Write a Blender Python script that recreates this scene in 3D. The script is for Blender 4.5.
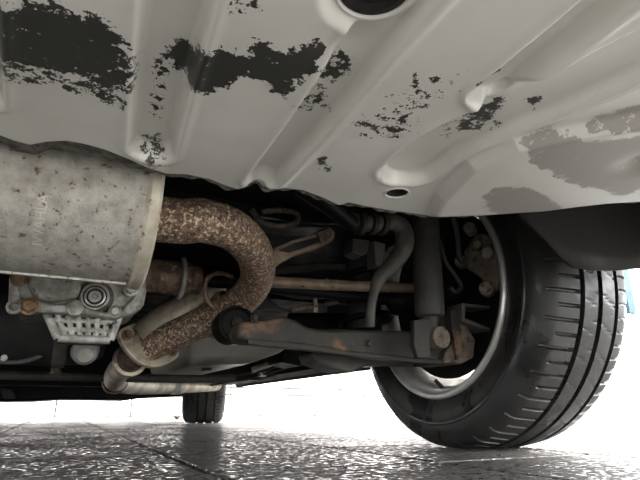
import bpy, bmesh, math, random
import numpy as np
from mathutils import Vector, Matrix

for o in list(bpy.data.objects):
    bpy.data.objects.remove(o)
SC = bpy.context.scene
COL = SC.collection
random.seed(7)
NPR = np.random.default_rng(5)

# ------------------------------------------------------------------ camera
F_PX = 514.0
PITCH = math.radians(18.27)
YAW = math.radians(25.96)
CAM_H = 0.073
cam_d = bpy.data.cameras.new('camera')
cam = bpy.data.objects.new('camera', cam_d)
COL.objects.link(cam)
cam.location = (0, 0, CAM_H)
cam.rotation_euler = (math.pi / 2 + PITCH, 0, -YAW)
cam_d.sensor_fit = 'HORIZONTAL'
cam_d.sensor_width = 36
cam_d.lens = 36 * F_PX / 640
cam_d.clip_start = 0.01
SC.camera = cam

# ------------------------------------------------------------------ world: bright overcast sky
W = bpy.data.worlds.new('overcast_sky')
SC.world = W
W.use_nodes = True
bg = W.node_tree.nodes['Background']
bg.inputs[0].default_value = (.975, .99, 1.0, 1)
bg.inputs[1].default_value = .85
SC.view_settings.view_transform = 'Standard'
SC.view_settings.look = 'None'
SC.view_settings.gamma = 1
SC.view_settings.use_curve_mapping = False
SC.view_settings.exposure = 3.45
sun_d = bpy.data.lights.new('veiled_sun', 'SUN')
sun_d.energy = 2.2
sun_d.angle = math.radians(35)
sun_d.color = (1, .96, .9)
sun = bpy.data.objects.new('veiled_sun', sun_d)
COL.objects.link(sun)
sun.rotation_euler = Vector((-.48, .76, -.72)).to_track_quat('-Z', 'Y').to_euler()

# ------------------------------------------------------------------ survey: picture point -> place at a known distance
_F = Vector((math.sin(YAW) * math.cos(PITCH), math.cos(YAW) * math.cos(PITCH), math.sin(PITCH)))
_R = Vector((math.cos(YAW), -math.sin(YAW), 0))
_U = _R.cross(_F)
_C = Vector((0, 0, CAM_H))


def at(x, y, X=None, Y=None, Z=None):
    d = _F + _R * ((x - 320) / F_PX) + _U * ((240 - y) / F_PX)
    if X is not None:
        t = (X - _C.x) / d.x
    elif Y is not None:
        t = (Y - _C.y) / d.y
    else:
        t = (Z - _C.z) / d.z
    return _C + d * t


# ------------------------------------------------------------------ materials
def new_mat(name):
    m = bpy.data.materials.new(name)
    m.use_nodes = True
    nt = m.node_tree
    return m, nt, nt.nodes['Principled BSDF']


def N(nt, t, **kw):
    n = nt.nodes.new(t)
    for k, v in kw.items():
        setattr(n, k, v)
    return n


def noise(nt, vec, scale, detail=4, rough=.55):
    n = N(nt, 'ShaderNodeTexNoise')
    n.inputs['Scale'].default_value = scale
    n.inputs['Detail'].default_value = detail
    n.inputs['Roughness'].default_value = rough
    nt.links.new(vec, n.inputs['Vector'])
    return n.outputs['Fac']


def ramp(nt, fac, stops):
    r = N(nt, 'ShaderNodeValToRGB')
    e = r.color_ramp.elements
    while len(e) < len(stops):
        e.new(.5)
    for el, (p, c) in zip(e, stops):
        el.position = p
        el.color = (c, c, c, 1) if isinstance(c, (int, float)) else (*c, 1)
    nt.links.new(fac, r.inputs[0])
    return r.outputs[0]


def mixc(nt, fac, a, b):
    m = N(nt, 'ShaderNodeMix', data_type='RGBA')
    nt.links.new(fac, m.inputs['Factor'])
    for s, v in ((6, a), (7, b)):
        if isinstance(v, tuple):
            m.inputs[s].default_value = (*v, 1)
        else:
            nt.links.new(v, m.inputs[s])
    return m.outputs[2]


def math_(nt, op, a, b=None, clamp=False):
    m = N(nt, 'ShaderNodeMath', operation=op, use_clamp=clamp)
    for i, v in enumerate((a, b)):
        if v is None:
            continue
        if isinstance(v, (int, float)):
            m.inputs[i].default_value = v
        else:
            nt.links.new(v, m.inputs[i])
    return m.outputs[0]


def bump(nt, b, h, strength, dist):
    n = N(nt, 'ShaderNodeBump')
    n.inputs['Strength'].default_value = strength
    n.inputs['Distance'].default_value = dist
    nt.links.new(h, n.inputs['Height'])
    nt.links.new(n.outputs[0], b.inputs['Normal'])


def grime(name, base, second, rough=.5, metal=0., scale=25, t=(.42, .62), third=None, t3=(.55, .62),
          s3=60, bmp=.15, rough2=None, spec=.5):
    """base colour mottled with a second colour, optional third colour as spots"""
    m, nt, b = new_mat(name)
    pos = N(nt, 'ShaderNodeNewGeometry').outputs['Position']
    n1 = noise(nt, pos, scale, 6, .6)
    col = mixc(nt, ramp(nt, n1, [(t[0], 0.), (t[1], 1.)]), base, second)
    if third:
        n3 = noise(nt, pos, s3, 5, .65)
        col = mixc(nt, ramp(nt, n3, [(t3[0], 0.), (t3[1], 1.)]), col, third)
    nt.links.new(col, b.inputs['Base Color'])
    r2 = rough + .2 if rough2 is None else rough2
    nt.links.new(ramp(nt, n1, [(t[0], min(rough, 1.)), (t[1], min(r2, 1.))]), b.inputs['Roughness'])
    b.inputs['Metallic'].default_value = metal
    b.inputs['Specular IOR Level'].default_value = spec
    if bmp:
        bump(nt, b, noise(nt, pos, scale * 6, 4, .7), bmp, .002)
    return m


M = {}
M['muffler'] = grime('aluminised_muffler_steel', (.43, .415, .37), (.29, .275, .24), .42, .35, 60, (.38, .66), (.12, .08, .045), (.585, .66), 130, .6)
M['stamp'] = grime('stamped_muffler_edge', (.56, .54, .48), (.42, .40, .35), .35, .4, 60, bmp=.2)
M['end_cap'] = grime('muffler_end_cap_steel', (.50, .465, .385), (.38, .33, .24), .4, .35, 34, (.45, .65), (.20, .13, .065), (.60, .68), 80, .3)
M['rust'] = grime('rusty_pipe_painted_highlights', (.040, .028, .028), (.22, .138, .085), .42, .25, 165, (.38, .56), (.74, .59, .43), (.52, .64), 210, .5)  # cream third colour paints highlights in over the rust mottling
M['rust2'] = grime('brown_rusty_pipe', (.16, .10, .066), (.075, .045, .035), .55, .2, 60, (.42, .6), (.34, .25, .16), (.58, .68), 110, .5)
M['tan'] = grime('tan_heat_stained_steel', (.40, .355, .275), (.25, .20, .14), .38, .35, 40, (.46, .66), (.14, .08, .045), (.60, .69), 90, .3)
M['alloy'] = grime('cast_aluminium', (.36, .355, .33), (.19, .18, .155), .38, .3, 50, (.42, .60), (.05, .043, .035), (.56, .66), 48, .7)
M['alloy_ring'] = grime('machined_plug_metal', (.5, .49, .46), (.28, .27, .24), .3, .6, 60, bmp=.1)
M['rust_bolt'] = grime('rusty_bolt', (.20, .12, .06), (.10, .06, .035), .6, .3, 120)
M['black'] = grime('black_underbody_paint', (.0035, .004, .0042), (.008, .0075, .0068), .45, 0, 20, spec=.12)
M['teal'] = grime('dark_teal_black_paint', (.003, .007, .0078), (.007, .010, .010), .33, 0, 14, spec=.25)
M['darkgrey'] = grime('dark_grey_coating', (.018, .0175, .016), (.036, .032, .027), .5, 0, 22, third=(.08, .048, .028), t3=(.66, .74), s3=26, spec=.2)
M['beam'] = grime('dark_painted_steel_with_rust', (.020, .0195, .018), (.040, .035, .029), .5, .05, 24, third=(.13, .075, .045), t3=(.53, .60), s3=11, bmp=.4, spec=.2)
M['shock'] = grime('dusty_grey_shock_tube', (.040, .040, .039), (.060, .057, .051), .55, 0, 40, bmp=.1, spec=.25)
M['brown'] = grime('dusty_brown_rod', (.19, .14, .092), (.30, .235, .165), .5, .2, 40, third=(.06, .04, .028), t3=(.60, .70), s3=70)
M['stab'] = grime('dusty_grey_brown_bar', (.050, .047, .042), (.085, .077, .066), .5, 0, 30, bmp=.2, spec=.3)
M['caliper'] = grime('dusty_brown_caliper', (.15, .125, .095), (.22, .19, .15), .6, .1, 40, third=(.05, .04, .032), t3=(.55, .65), s3=55, bmp=.6, spec=.3)
M['castbrown'] = grime('dusty_cast_iron', (.075, .058, .044), (.14, .115, .086), .6, .1, 35, third=(.03, .024, .02), t3=(.52, .62), s3=60, bmp=.5, spec=.3)
M['tank'] = grime('grey_brown_tank', (.19, .172, .145), (.27, .245, .205), .4, .1, 10)
M['palegrey'] = grime('pale_grey_metal', (.36, .355, .34), (.24, .225, .20), .45, .2, 25)
M['cream'] = grime('cream_steel_pipe', (.46, .415, .33), (.28, .24, .175), .4, .3, 18, third=(.15, .09, .05), t3=(.60, .68), s3=40)
M['rubber'] = grime('black_rubber', (.012, .012, .012), (.020, .019, .018), .5, 0, 60, spec=.35)
M['plastic'] = grime('black_plastic_liner', (.007, .007, .0065), (.015, .0135, .011), .6, 0, 18, bmp=.5, spec=.25)
M['rim'] = grime('silver_rim', (.62, .615, .60), (.50, .48, .45), .28, .55, 20)
M['rimdark'] = grime('dirty_brake_steel', (.20, .17, .14), (.10, .08, .065), .45, .5, 30)
M['paint'] = grime('silver_white_body_paint', (.60, .59, .56), (.57, .56, .53), .3, 0, 4, bmp=0)
M['shell_paint'] = grime('silver_underfloor_paint', (.68, .67, .63), (.60, .59, .55), .3, 0, 9, bmp=0)
M['sealant'] = grime('grey_seam_sealant', (.14, .13, .11), (.05, .046, .04), .7, 0, 90, bmp=.8)
M['glass'] = grime('dark_window_glass', (.02, .022, .024), (.02, .022, .024), .08, 0, 2, bmp=0)
M['white_wall'] = grime('white_wall_panel', (.74, .71, .70), (.68, .64, .63), .7, 0, 1.2, bmp=0)
M['wall_joint'] = grime('wall_joint', (.05, .048, .048), (.065, .06, .06), .9, 0, 3, bmp=0)
M['blue'] = grime('blue_stand_in_board', (.010, .042, .060), (.009, .038, .055), .6, 0, 5, bmp=0)
M['whitepole'] = grime('white_painted_pole', (.7, .7, .7), (.65, .65, .65), .5, 0, 5, bmp=0)
M['leaf'] = grime('dry_leaf', (.05, .035, .022), (.07, .05, .03), .7, 0, 50, bmp=0)


def tyre_material():
    m, nt, b = new_mat('wet_tyre_rubber')
    pos = N(nt, 'ShaderNodeNewGeometry').outputs['Position']
    n1 = noise(nt, pos, 14, 6, .65)
    nt.links.new(ramp(nt, n1, [(.3, (.008, .008, .008)), (.75, (.021, .020, .019))]), b.inputs['Base Color'])
    nt.links.new(ramp(nt, noise(nt, pos, 9, 5, .6), [(.42, .24), (.52, .58)]), b.inputs['Roughness'])
    bump(nt, b, noise(nt, pos, 220, 3, .6), .15, .001)
    return m


M['tyre'] = tyre_material()


def panel_material():
    """silver paint; attribute 'worn' 0..1 = where paint has flaked (dark primer), 'grey' = bare grey undercoat"""
    m, nt, b = new_mat('flaked_silver_underfloor_paint')
    pos = N(nt, 'ShaderNodeNewGeometry').outputs['Position']
    aw = N(nt, 'ShaderNodeAttribute', attribute_name='worn').outputs['Fac']
    ag = N(nt, 'ShaderNodeAttribute', attribute_name='grey').outputs['Fac']
    base = mixc(nt, ramp(nt, noise(nt, pos, 9, 4), [(.3, 0.), (.7, 1.)]), (.72, .712, .672), (.62, .61, .565))
    base = mixc(nt, ramp(nt, noise(nt, pos, 130, 4, .7), [(.70, 0.), (.76, .8)]), base, (.33, .26, .19))
    jag = math_(nt, 'ADD', math_(nt, 'MULTIPLY', noise(nt, pos, 120, 6, .66), .72), math_(nt, 'MULTIPLY', noise(nt, pos, 420, 3, .65), .28))
    fw = ramp(nt, math_(nt, 'SUBTRACT', math_(nt, 'ADD', aw, math_(nt, 'MULTIPLY', math_(nt, 'MULTIPLY', math_(nt, 'SUBTRACT', jag, .5), 4.2), math_(nt, 'MULTIPLY', aw, 3., True))), 0), [(.485, 0.), (.515, 1.)])
    fg = ramp(nt, math_(nt, 'ADD', ag, math_(nt, 'MULTIPLY', math_(nt, 'MULTIPLY', math_(nt, 'SUBTRACT', jag, .5), 4.2), math_(nt, 'MULTIPLY', ag, 3., True))), [(.485, 0.), (.515, 1.)])
    col = mixc(nt, fg, base, (.33, .312, .285))
    col = mixc(nt, fw, col, (.034, .035, .031))
    nt.links.new(col, b.inputs['Base Color'])
    ro = math_(nt, 'ADD', .25, math_(nt, 'MULTIPLY', math_(nt, 'MAXIMUM', fw, fg), .2))
    b.inputs['Specular IOR Level'].default_value = .8
    nt.links.new(ro, b.inputs['Roughness'])
    bump(nt, b, math_(nt, 'SUBTRACT', 1., math_(nt, 'MAXIMUM', fw, fg)), .25, .0008)
    return m


M['panel'] = panel_material()


def ground_material(name, grid):
    m, nt, b = new_mat(name)
    pos = N(nt, 'ShaderNodeNewGeometry').outputs['Position']
    n1 = noise(nt, pos, 5, 6, .6)
    n2 = noise(nt, pos, 75, 5, .75)
    col = ramp(nt, n2, [(.42, (.014, .013, .012)), (.60, (.085, .080, .074))])
    if grid:
        sep = N(nt, 'ShaderNodeSeparateXYZ')
        nt.links.new(pos, sep.inputs[0])
        fs = []
        for ax, off in ((0, TX0), (1, TY0)):
            f = math_(nt, 'FRACT', math_(nt, 'DIVIDE', math_(nt, 'SUBTRACT', sep.outputs[ax], off - 50 * TILE), TILE))
            fs.append(math_(nt, 'LESS_THAN', math_(nt, 'ABSOLUTE', math_(nt, 'SUBTRACT', f, .5)), .49))
        inside = math_(nt, 'MULTIPLY', fs[0], fs[1])
        col = mixc(nt, inside, (.09, .085, .08), col)
    nt.links.new(col, b.inputs['Base Color'])
    wet = math_(nt, 'ADD', ramp(nt, noise(nt, pos, 85, 4, .7), [(.41, .08), (.51, .68)]), ramp(nt, n1, [(.42, 0.), (.62, .2)]))
    nt.links.new(wet, b.inputs['Roughness'])
    bump(nt, b, noise(nt, pos, 70, 3, .6), 1.0, .0020)
    return m


# tile grid: joints at X = TX0 + k*TILE, Y = TY0 + k*TILE
TILE, TX0, TY0 = .335, .18, .665
M['tile'] = ground_material('wet_stone_tile', False)
M['ground'] = ground_material('wet_stone_paving_far', True)
M['grout'] = grime('tile_joint_mortar', (.11, .105, .10), (.16, .15, .14), .6, 0, 30, bmp=0)


# ------------------------------------------------------------------ object helpers
def mesh_obj(name, verts, faces, mat, parent=None, smooth=False, bevel=0, seg=2, label=None, angle=40):
    me = bpy.data.meshes.new(name)
    me.from_pydata([tuple(v) for v in verts], [], faces)
    me.validate()
    bm = bmesh.new()
    bm.from_mesh(me)
    bmesh.ops.recalc_face_normals(bm, faces=bm.faces)
    bm.to_mesh(me)
    bm.free()
    return link(name, me, mat, parent, smooth, bevel, seg, label, angle)


def link(name, me, mat, parent=None, smooth=False, bevel=0, seg=2, label=None, angle=40):
    o = bpy.data.objects.new(name, me)
    COL.objects.link(o)
    if mat is not None and not me.materials:
        me.materials.append(M[mat])
    if smooth:
        me.polygons.foreach_set('use_smooth', [True] * len(me.polygons))
        me.set_sharp_from_angle(angle=math.radians(angle))
    if bevel:
        b = o.modifiers.new('bevel', 'BEVEL')
        b.width = bevel
        b.segments = seg
        b.limit_method = 'ANGLE'
        b.angle_limit = math.radians(30)
    if parent is not None:
        o.parent = parent
        if parent is CAR:
            o.location = -CAR.location
    if label:
        o['label'] = label
    return o


class MB:
    """collects shapes for one mesh"""
    def __init__(s):
        s.v, s.f = [], []

    def add(s, v, f):
        n = len(s.v)
        s.v += [Vector(p) for p in v]
        s.f += [[i + n for i in q] for q in f]
        return s

    def box(s, a, b):
        x0, y0, z0 = a
        x1, y1, z1 = b
        v = [(x, y, z) for z in (z0, z1) for y in (y0, y1) for x in (x0, x1)]
        return s.add(v, [(0, 2, 3, 1), (4, 5, 7, 6), (0, 1, 5, 4), (2, 6, 7, 3), (0, 4, 6, 2), (1, 3, 7, 5)])

    def prism(s, pts, ext):
        n = len(pts)
        pts = [Vector(p) for p in pts]
        ext = Vector(ext)
        return s.add(pts + [p + ext for p in pts],
                     [list(range(n - 1, -1, -1)), list(range(n, 2 * n))] + [(i, (i + 1) % n, n + (i + 1) % n, n + i) for i in range(n)])

    def slab(s, px, Y, depth):
        return s.prism([at(x, y, Y=Y) for x, y in px], (0, depth, 0))

    def tube(s, pts, r, seg=14, smooth_n=6, caps=True, scale=None, closed=False):
        P = [Vector(p) for p in pts]
        rad = list(r) if isinstance(r, (list, tuple)) else [r] * len(P)
        if smooth_n > 1 and len(P) > 2:
            Q, RR = [], []
            n = len(P)
            for i in range(n - 1):
                p0, p1, p2, p3 = P[max(i - 1, 0)], P[i], P[i + 1], P[min(i + 2, n - 1)]
                for k in range(smooth_n):
                    t = k / smooth_n
                    Q.append(.5 * ((2 * p1) + (p2 - p0) * t + (2 * p0 - 5 * p1 + 4 * p2 - p3) * t * t + (3 * p1 - p0 - 3 * p2 + p3) * t ** 3))
                    RR.append(rad[i] + (rad[i + 1] - rad[i]) * t)
            Q.append(P[-1])
            RR.append(rad[-1])
            P, rad = Q, RR
        n = len(P)
        tan = [(P[min(i + 1, n - 1)] - P[max(i - 1, 0)]).normalized() for i in range(n)]
        up = Vector((0, 0, 1)) if abs(tan[0].z) < .9 else Vector((0, 1, 0))
        nrm = (up - tan[0] * up.dot(tan[0])).normalized()
        v, f = [], []
        for i in range(n):
            nrm = (nrm - tan[i] * nrm.dot(tan[i])).normalized()
            bi = tan[i].cross(nrm)
            for k in range(seg):
                a = 2 * math.pi * k / seg
                v.append(P[i] + (nrm * math.cos(a) + bi * math.sin(a)) * rad[i])
        for i in range(n - 1):
            for k in range(seg):
                f.append((i * seg + k, i * seg + (k + 1) % seg, (i + 1) * seg + (k + 1) % seg, (i + 1) * seg + k))
        if caps:
            f.append(list(range(seg - 1, -1, -1)))
            f.append(list(range((n - 1) * seg, n * seg)))
        return s.add(v, f)

    def lathe(s, o, d, prof, seg=32, closed=False):
        """prof: (distance along d, radius)"""
        o, d = Vector(o), Vector(d).normalized()
        up = Vector((0, 0, 1)) if abs(d.z) < .9 else Vector((0, 1, 0))
        a = (up - d * up.dot(d)).normalized()
        b = d.cross(a)
        v, f = [], []
        for t, r in prof:
            for k in range(seg):
                q = 2 * math.pi * k / seg
                v.append(o + d * t + (a * math.cos(q) + b * math.sin(q)) * max(r, 1e-5))
        m = len(prof)
        for i in range(m - 1 if not closed else m):
            j = (i + 1) % m
            for k in range(seg):
                f.append((i * seg + k, i * seg + (k + 1) % seg, j * seg + (k + 1) % seg, j * seg + k))
        return s.add(v, f)

    def build(s, name, mat, parent=None, **kw):
        return mesh_obj(name, s.v, s.f, mat, parent, **kw)


def cyl(o, d, r, h, seg=24, ch=.12):
    c = min(r, abs(h)) * ch
    return MB().lathe(o, d, [(0, 0), (0, r - c), (c, r), (h - c, r), (h, r - c), (h, 0)], seg)


def bolt(name, c, d, r, h, mat, parent, label=None):
    """hexagon head on a washer"""
    d = Vector(d).normalized()
    m = MB().lathe(c, d, [(0, 0), (0, r * 1.35), (h * .25, r * 1.35), (h * .3, r * 1.2), (h * .3, 0)], 18)
    m.lathe(Vector(c) + d * h * .28, d, [(0, 0), (0, r), (h * .6, r), (h * .72, r * .82), (h * .72, 0)], 6)
    return m.build(name, mat, parent, smooth=True, angle=30, label=label)


def tag(o, label=None, cat=None, group=None, kind=None):
    for k, v in (('label', label), ('category', cat), ('group', group), ('kind', kind)):
        if v:
            o[k] = v
    return o


CAR = None

# ================================================================== SETTING: ground
gx0, gx1, gy0, gy1 = TX0 - 5 * TILE, TX0 + 10 * TILE, TY0 - 4 * TILE, TY0 + 13 * TILE
mb = MB()
B = 40
for x0, x1, y0, y1 in ((-B, B, gy1, B), (-B, B, -B, gy0), (-B, gx0, gy0, gy1), (gx1, B, gy0, gy1)):
    mb.add([(x0, y0, 0), (x1, y0, 0), (x1, y1, 0), (x0, y1, 0)], [(0, 1, 2, 3)])
ground = mb.build('floor', 'ground')
tag(ground, 'wet dark stone paving around and beneath the car', 'floor', kind='structure')
MB().box((gx0 - .01, gy0 - .01, -.03), (gx1 + .01, gy1 + .01, -.008)).build('joint_bed', 'grout', ground)
tm = MB().box((.0055, .0065, -.03), (TILE - .0055, TILE - .0065, 0)).build('paving_tile', 'tile', ground, bevel=.0018, seg=2)
first = True
for i in range(15):
    for j in range(17):
        o = tm if first else tm.copy()
        if not first:
            COL.objects.link(o)
        first = False
        o.location = (gx0 + i * TILE, gy0 + j * TILE, random.uniform(-.0008, 0))
        o.rotation_euler = (random.uniform(-.0012, .0012), random.uniform(-.0012, .0012), 0)

# ---- far boundary wall (parallel to the car's axles)
WY = 6.3
wall = MB().box((-6, WY + .02, 0), (9, WY + .2, 2.61)).build('wall_front', 'wall_joint')
tag(wall, 'long pale wall of wide blocks across the yard beyond the car', 'wall', kind='structure')
blk = {}
zz = [0, .245, .33] + [.33 + .38 * k for k in range(1, 7)]
for c in range(len(zz) - 1):
    off = 0 if c % 2 == 0 else .375
    for k in range(-8, 12):
        x0, x1 = max(k * .75 + off, -6), min(k * .75 + off + .75, 9)
        if x1 - x0 < .05:
            continue
        key = (c, round(x1 - x0, 3))
        h = zz[c + 1] - zz[c]
        if key not in blk:
            b = MB().box((0, 0, .009), (x1 - x0 - .018, .04, h - .009)).build('wall_block', 'white_wall', wall)
            blk[key] = b.data
        else:
            b = bpy.data.objects.new('wall_block', blk[key])
            COL.objects.link(b)
            b.parent = wall
        b.location = (x0, WY - .005 + random.uniform(0, .004), zz[c])

# ================================================================== THE CAR
CAR = bpy.data.objects.new('car', None)
COL.objects.link(CAR)
CAR.location = (0, 2.0, 0)
tag(CAR, 'silver car seen from underneath, with rusty exhaust, muffler and rear suspension', 'car')

# ---------------------------------------------------------------- rear floor panel
PZ = .30
edge_px = [(0, 141), (14, 146), (30, 150), (46, 147), (66, 146), (84, 149), (104, 154), (128, 163), (146, 171), (165, 177), (185, 178), (208, 183), (225, 190), (236, 193), (246, 189),
           (256, 188), (266, 193), (280, 192), (300, 194), (320, 201), (336, 208), (345, 205), (360, 208), (385, 212), (420, 216.5), (470, 217.5), (520, 214), (555, 209), (580, 206), (605, 204.5), (640, 203), (700, 201)]
edge_w = [at(x, y, Z=PZ - (.003 if x > 440 else 0)) for x, y in edge_px]
ex = np.array([-1.0] + [p.x for p in edge_w] + [1.0])
ey = np.array([.50] + [p.y for p in edge_w] + [.30])
o_ = np.argsort(ex)
ex, ey = ex[o_], ey[o_]


def pxy(x, y):
    p = at(x, y, Z=PZ)
    return (p.x, p.y)


def seg_dist(X, Y, poly):
    d = np.full(X.shape, 9.)
    for (ax, ay), (bx, by) in zip(poly[:-1], poly[1:]):
        vx, vy = bx - ax, by - ay
        t = np.clip(((X - ax) * vx + (Y - ay) * vy) / (vx * vx + vy * vy + 1e-12), 0, 1)
        d = np.minimum(d, np.hypot(X - ax - t * vx, Y - ay - t * vy))
    return d


def inside(X, Y, poly):
    c = np.zeros(X.shape, bool)
    n = len(poly)
    for i in range(n):
        (ax, ay), (bx, by) = poly[i], poly[(i + 1) % n]
        if ay == by:
            continue
        c ^= ((ay > Y) != (by > Y)) & (X < (bx - ax) * (Y - ay) / (by - ay) + ax)
    return c


def sstep(a, b, x):
    t = np.clip((x - a) / (b - a), 0, 1)
    return t * t * (3 - 2 * t)


def between(pA, pB, n=8):
    """centre line and half width of a channel whose two long edges are given"""
    def res(p):
        p = np.array(p, float)
        s = np.r_[0, np.cumsum(np.hypot(*np.diff(p, axis=0).T))]
        q = np.linspace(0, s[-1], n)
        return np.c_[np.interp(q, s, p[:, 0]), np.interp(q, s, p[:, 1])]
    a = res([pxy(*q) for q in pA])
    b = res([pxy(*q) for q in pB])
    return [tuple(q) for q in (a + b) / 2], float(np.mean(np.hypot(*(a - b).T)) / 2)


xs = np.concatenate([np.linspace(-.98, -.16, 24, endpoint=False), np.linspace(-.16, .68, 400, endpoint=False), np.linspace(.68, .98, 20)])
vs = np.concatenate([np.linspace(0, .17, 14, endpoint=False), np.linspace(.17, 1, 270)])
YE = np.interp(xs, ex, ey)
Y0 = .06
GX = np.repeat(xs[:, None], len(vs), 1)
GY = Y0 + (YE[:, None] - Y0) * vs[None, :]
GZ = np.full(GX.shape, PZ)
channels = [([(132, 137), (138, 70), (145, 0), (150, -60)], [(170, 165), (190, 82), (212, 0), (228, -60)], .011),
            ([(246, 180), (282, 128), (320, 75), (372, 0), (410, -60)], [(278, 187), (320, 142), (395, 45), (440, 0), (500, -60)], .009),
            ([(477, 88), (520, 46), (572, 0), (640, -60)], [(505, 96), (570, 50), (640, 0), (722, -60)], .011),
            ([(392, 160), (432, 128), (472, 107), (520, 85), (600, 42), (690, 0)], [(425, 182), (446, 164), (486, 146), (530, 128), (600, 95), (700, 50)], .009),
            ([(-30, 90), (-40, 0), (-48, -60)], [(4, 112), (-2, 0), (-6, -60)], .010)]
for A_, B_, dep in channels:
    cl, hw = between(A_, B_)
    d = seg_dist(GX, GY, cl)
    fade = .3 + .7 * sstep(.002, .03, YE[:, None] - GY)
    GZ += fade * dep * 1.5 * (1 - sstep(hw - .0078, hw + .0008, d))
    GZ -= fade * .0022 * np.exp(-((d - hw - .002) / .0042) ** 2)
# the step down towards the wheel side
stp = [pxy(*q) for q in [(428, 216), (440, 192), (470, 160), (515, 138), (560, 128), (640, 112), (720, 92)]] + [(1.2, .1), (1.2, .7), pxy(428, 240)]
ins = inside(GX, GY, stp)
d = seg_dist(GX, GY, stp[:7])
sg = np.where(ins, -d, d)
GZ -= (.25 + .75 * sstep(.004, .04, YE[:, None] - GY)) * .012 * (1 - sstep(-.007, .006, sg))
# shallow swellings and dimples
for x, y, r, h in ((343, 46, .016, .005), (560, 20, .10, -.004), (60, 100, .09, .003), (640, 152, .016, .008), (300, 30, .08, -.003), (-20, 40, .06, -.004)):
    X_, Y_ = pxy(x, y)
    GZ += h * np.exp(-((GX - X_) ** 2 + (GY - Y_) ** 2) / (r * r))
# drain holes: a raised lip, then a well
holes = [((375, -5), .0225), ((397, 192.5), .0128)]
for (x, y), r in holes:
    X_, Y_ = pxy(x, y)
    d = np.hypot(GX - X_, GY - Y_)
    w_ = 1 - sstep(r + .002, r + .012, d)
    z0_ = float(GZ[np.abs(d - r) < .004].mean())
    GZ = GZ * (1 - w_) + z0_ * w_
    m_ = np.abs(d - r) < .0012
    GX = np.where(m_, X_ + (GX - X_) * r / np.maximum(d, 1e-6), GX)
    GY = np.where(m_, Y_ + (GY - Y_) * r / np.maximum(d, 1e-6), GY)
# low ripples of a pressed sheet
GZ += .0012 * np.sin(GX * 19 + 1.3) * np.sin(GY * 23 + .4)
# edge: rolled slightly, wavy where the channels end
de = (YE[:, None] - GY)
GZ += .006 * (1 - sstep(0, .010, de)) + 0 * GX

DARK = [  # outline in the picture, softness, strength
    ([(-30, 0), (12, 2), (22, -4), (34, 0), (62, 3), (74, 12), (98, 16), (114, 27), (126, 42), (133, 60), (134, 84), (126, 98), (108, 92), (84, 80), (60, 74), (38, 70), (12, 62), (-30, 54)], .014, 1.),
    ([(164, 64), (180, 59), (190, 62), (202, 51), (222, 47), (246, 49), (256, 36), (268, 38), (278, 47), (300, 44), (318, 38), (330, 46), (318, 68), (306, 74), (294, 84), (286, 96), (274, 90), (266, 80), (248, 75), (238, 78), (228, 88), (208, 94), (186, 93), (170, 84)], .009, 1.05),
    ([(150, 82), (172, 70), (172, 92), (158, 106), (148, 102)], .010, .72),
    ([(320, 72), (340, 62), (354, 70), (350, 86), (334, 96), (320, 88)], .006, .8),
    ([(476, 80), (492, 68), (506, 74), (502, 86), (484, 92)], .005, .9),
    ([(526, 112), (538, 105), (544, 112), (535, 121)], .004, .95),
    ([(134, 152), (160, 148), (168, 166), (146, 172)], .008, .55),
    ([(448, 136), (470, 120), (510, 106), (504, 128), (480, 143), (456, 146)], .008, .62)]
SPECK = [([(146, 88), (170, 88), (166, 138), (144, 136)], .012, .47), ([(288, 100), (328, 92), (330, 122), (292, 126)], .012, .50),
         ([(372, 120), (414, 108), (418, 132), (382, 142)], .012, .51), ([(-20, 46), (60, 66), (112, 84), (134, 90), (126, 116), (60, 92), (-20, 78)], .012, .50),
         ([(336, 118), (420, 88), (426, 130), (350, 144)], .02, .38), ([(430, 120), (516, 104), (510, 138), (440, 154)], .02, .42),
         ([(222, -14), (266, -14), (266, 16), (222, 16)], .01, .40), ([(396, 93), (434, 88), (434, 107), (398, 112)], .01, .43),
         ([(316, 154), (332, 154), (332, 174), (314, 174)], .006, .48), ([(370, 60), (480, 60), (480, 100), (370, 110)], .03, .33)]
GREY = [([(520, 136), (546, 125), (588, 128), (640, 122), (700, 118), (700, 186), (640, 178), (618, 186), (600, 178), (580, 176), (558, 168), (544, 160), (530, 152)], .008, 1.),
        ([(482, 186), (492, 178), (516, 176), (530, 178), (546, 186), (560, 198), (548, 206), (524, 208), (498, 206), (484, 198)], .006, .95),
        ([(578, 126), (600, 112), (622, 106), (680, 96), (700, 112), (640, 118), (600, 122)], .006, .8)]


def field(items):
    out = np.zeros(GX.shape)
    for poly, soft, st in items:
        w = [pxy(*q) for q in poly]
        d = seg_dist(GX, GY, w + [w[0]])
        sg = np.where(inside(GX, GY, w), -d, d)
        out = np.maximum(out, st * (1 - sstep(-soft * 1.2, soft, sg)))
    return out


worn = np.maximum(field(DARK), field(SPECK))
grey = field(GREY)
nx, nv = GX.shape
verts = np.stack([GX, GY, GZ], -1).reshape(-1, 3)
idx = np.arange(nx * nv).reshape(nx, nv)
faces = np.stack([idx[:-1, :-1], idx[:-1, 1:], idx[1:, 1:], idx[1:, :-1]], -1).reshape(-1, 4)
fc = verts[faces].mean(1)
keep = np.ones(len(faces), bool)
hz_ = []
for (x, y), r in holes:
    X_, Y_ = pxy(x, y)
    dd = np.hypot(fc[:, 0] - X_, fc[:, 1] - Y_)
    keep &= dd > r
    near = np.abs(dd - r) < .002
    hz_.append(float(fc[near, 2].mean()))
faces = faces[keep]
me = bpy.data.meshes.new('rear_floor_panel')
me.from_pydata(verts.tolist(), [], faces.tolist())
for nm, arr in (('worn', worn), ('grey', grey)):
    a = me.attributes.new(nm, 'FLOAT', 'POINT')
    a.data.foreach_set('value', arr.reshape(-1).astype(np.float32))
panel = link('rear_floor_panel', me, 'panel', CAR, smooth=True, angle=80, label='silver pressed floor panel with ribs and flaked black patches')
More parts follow.
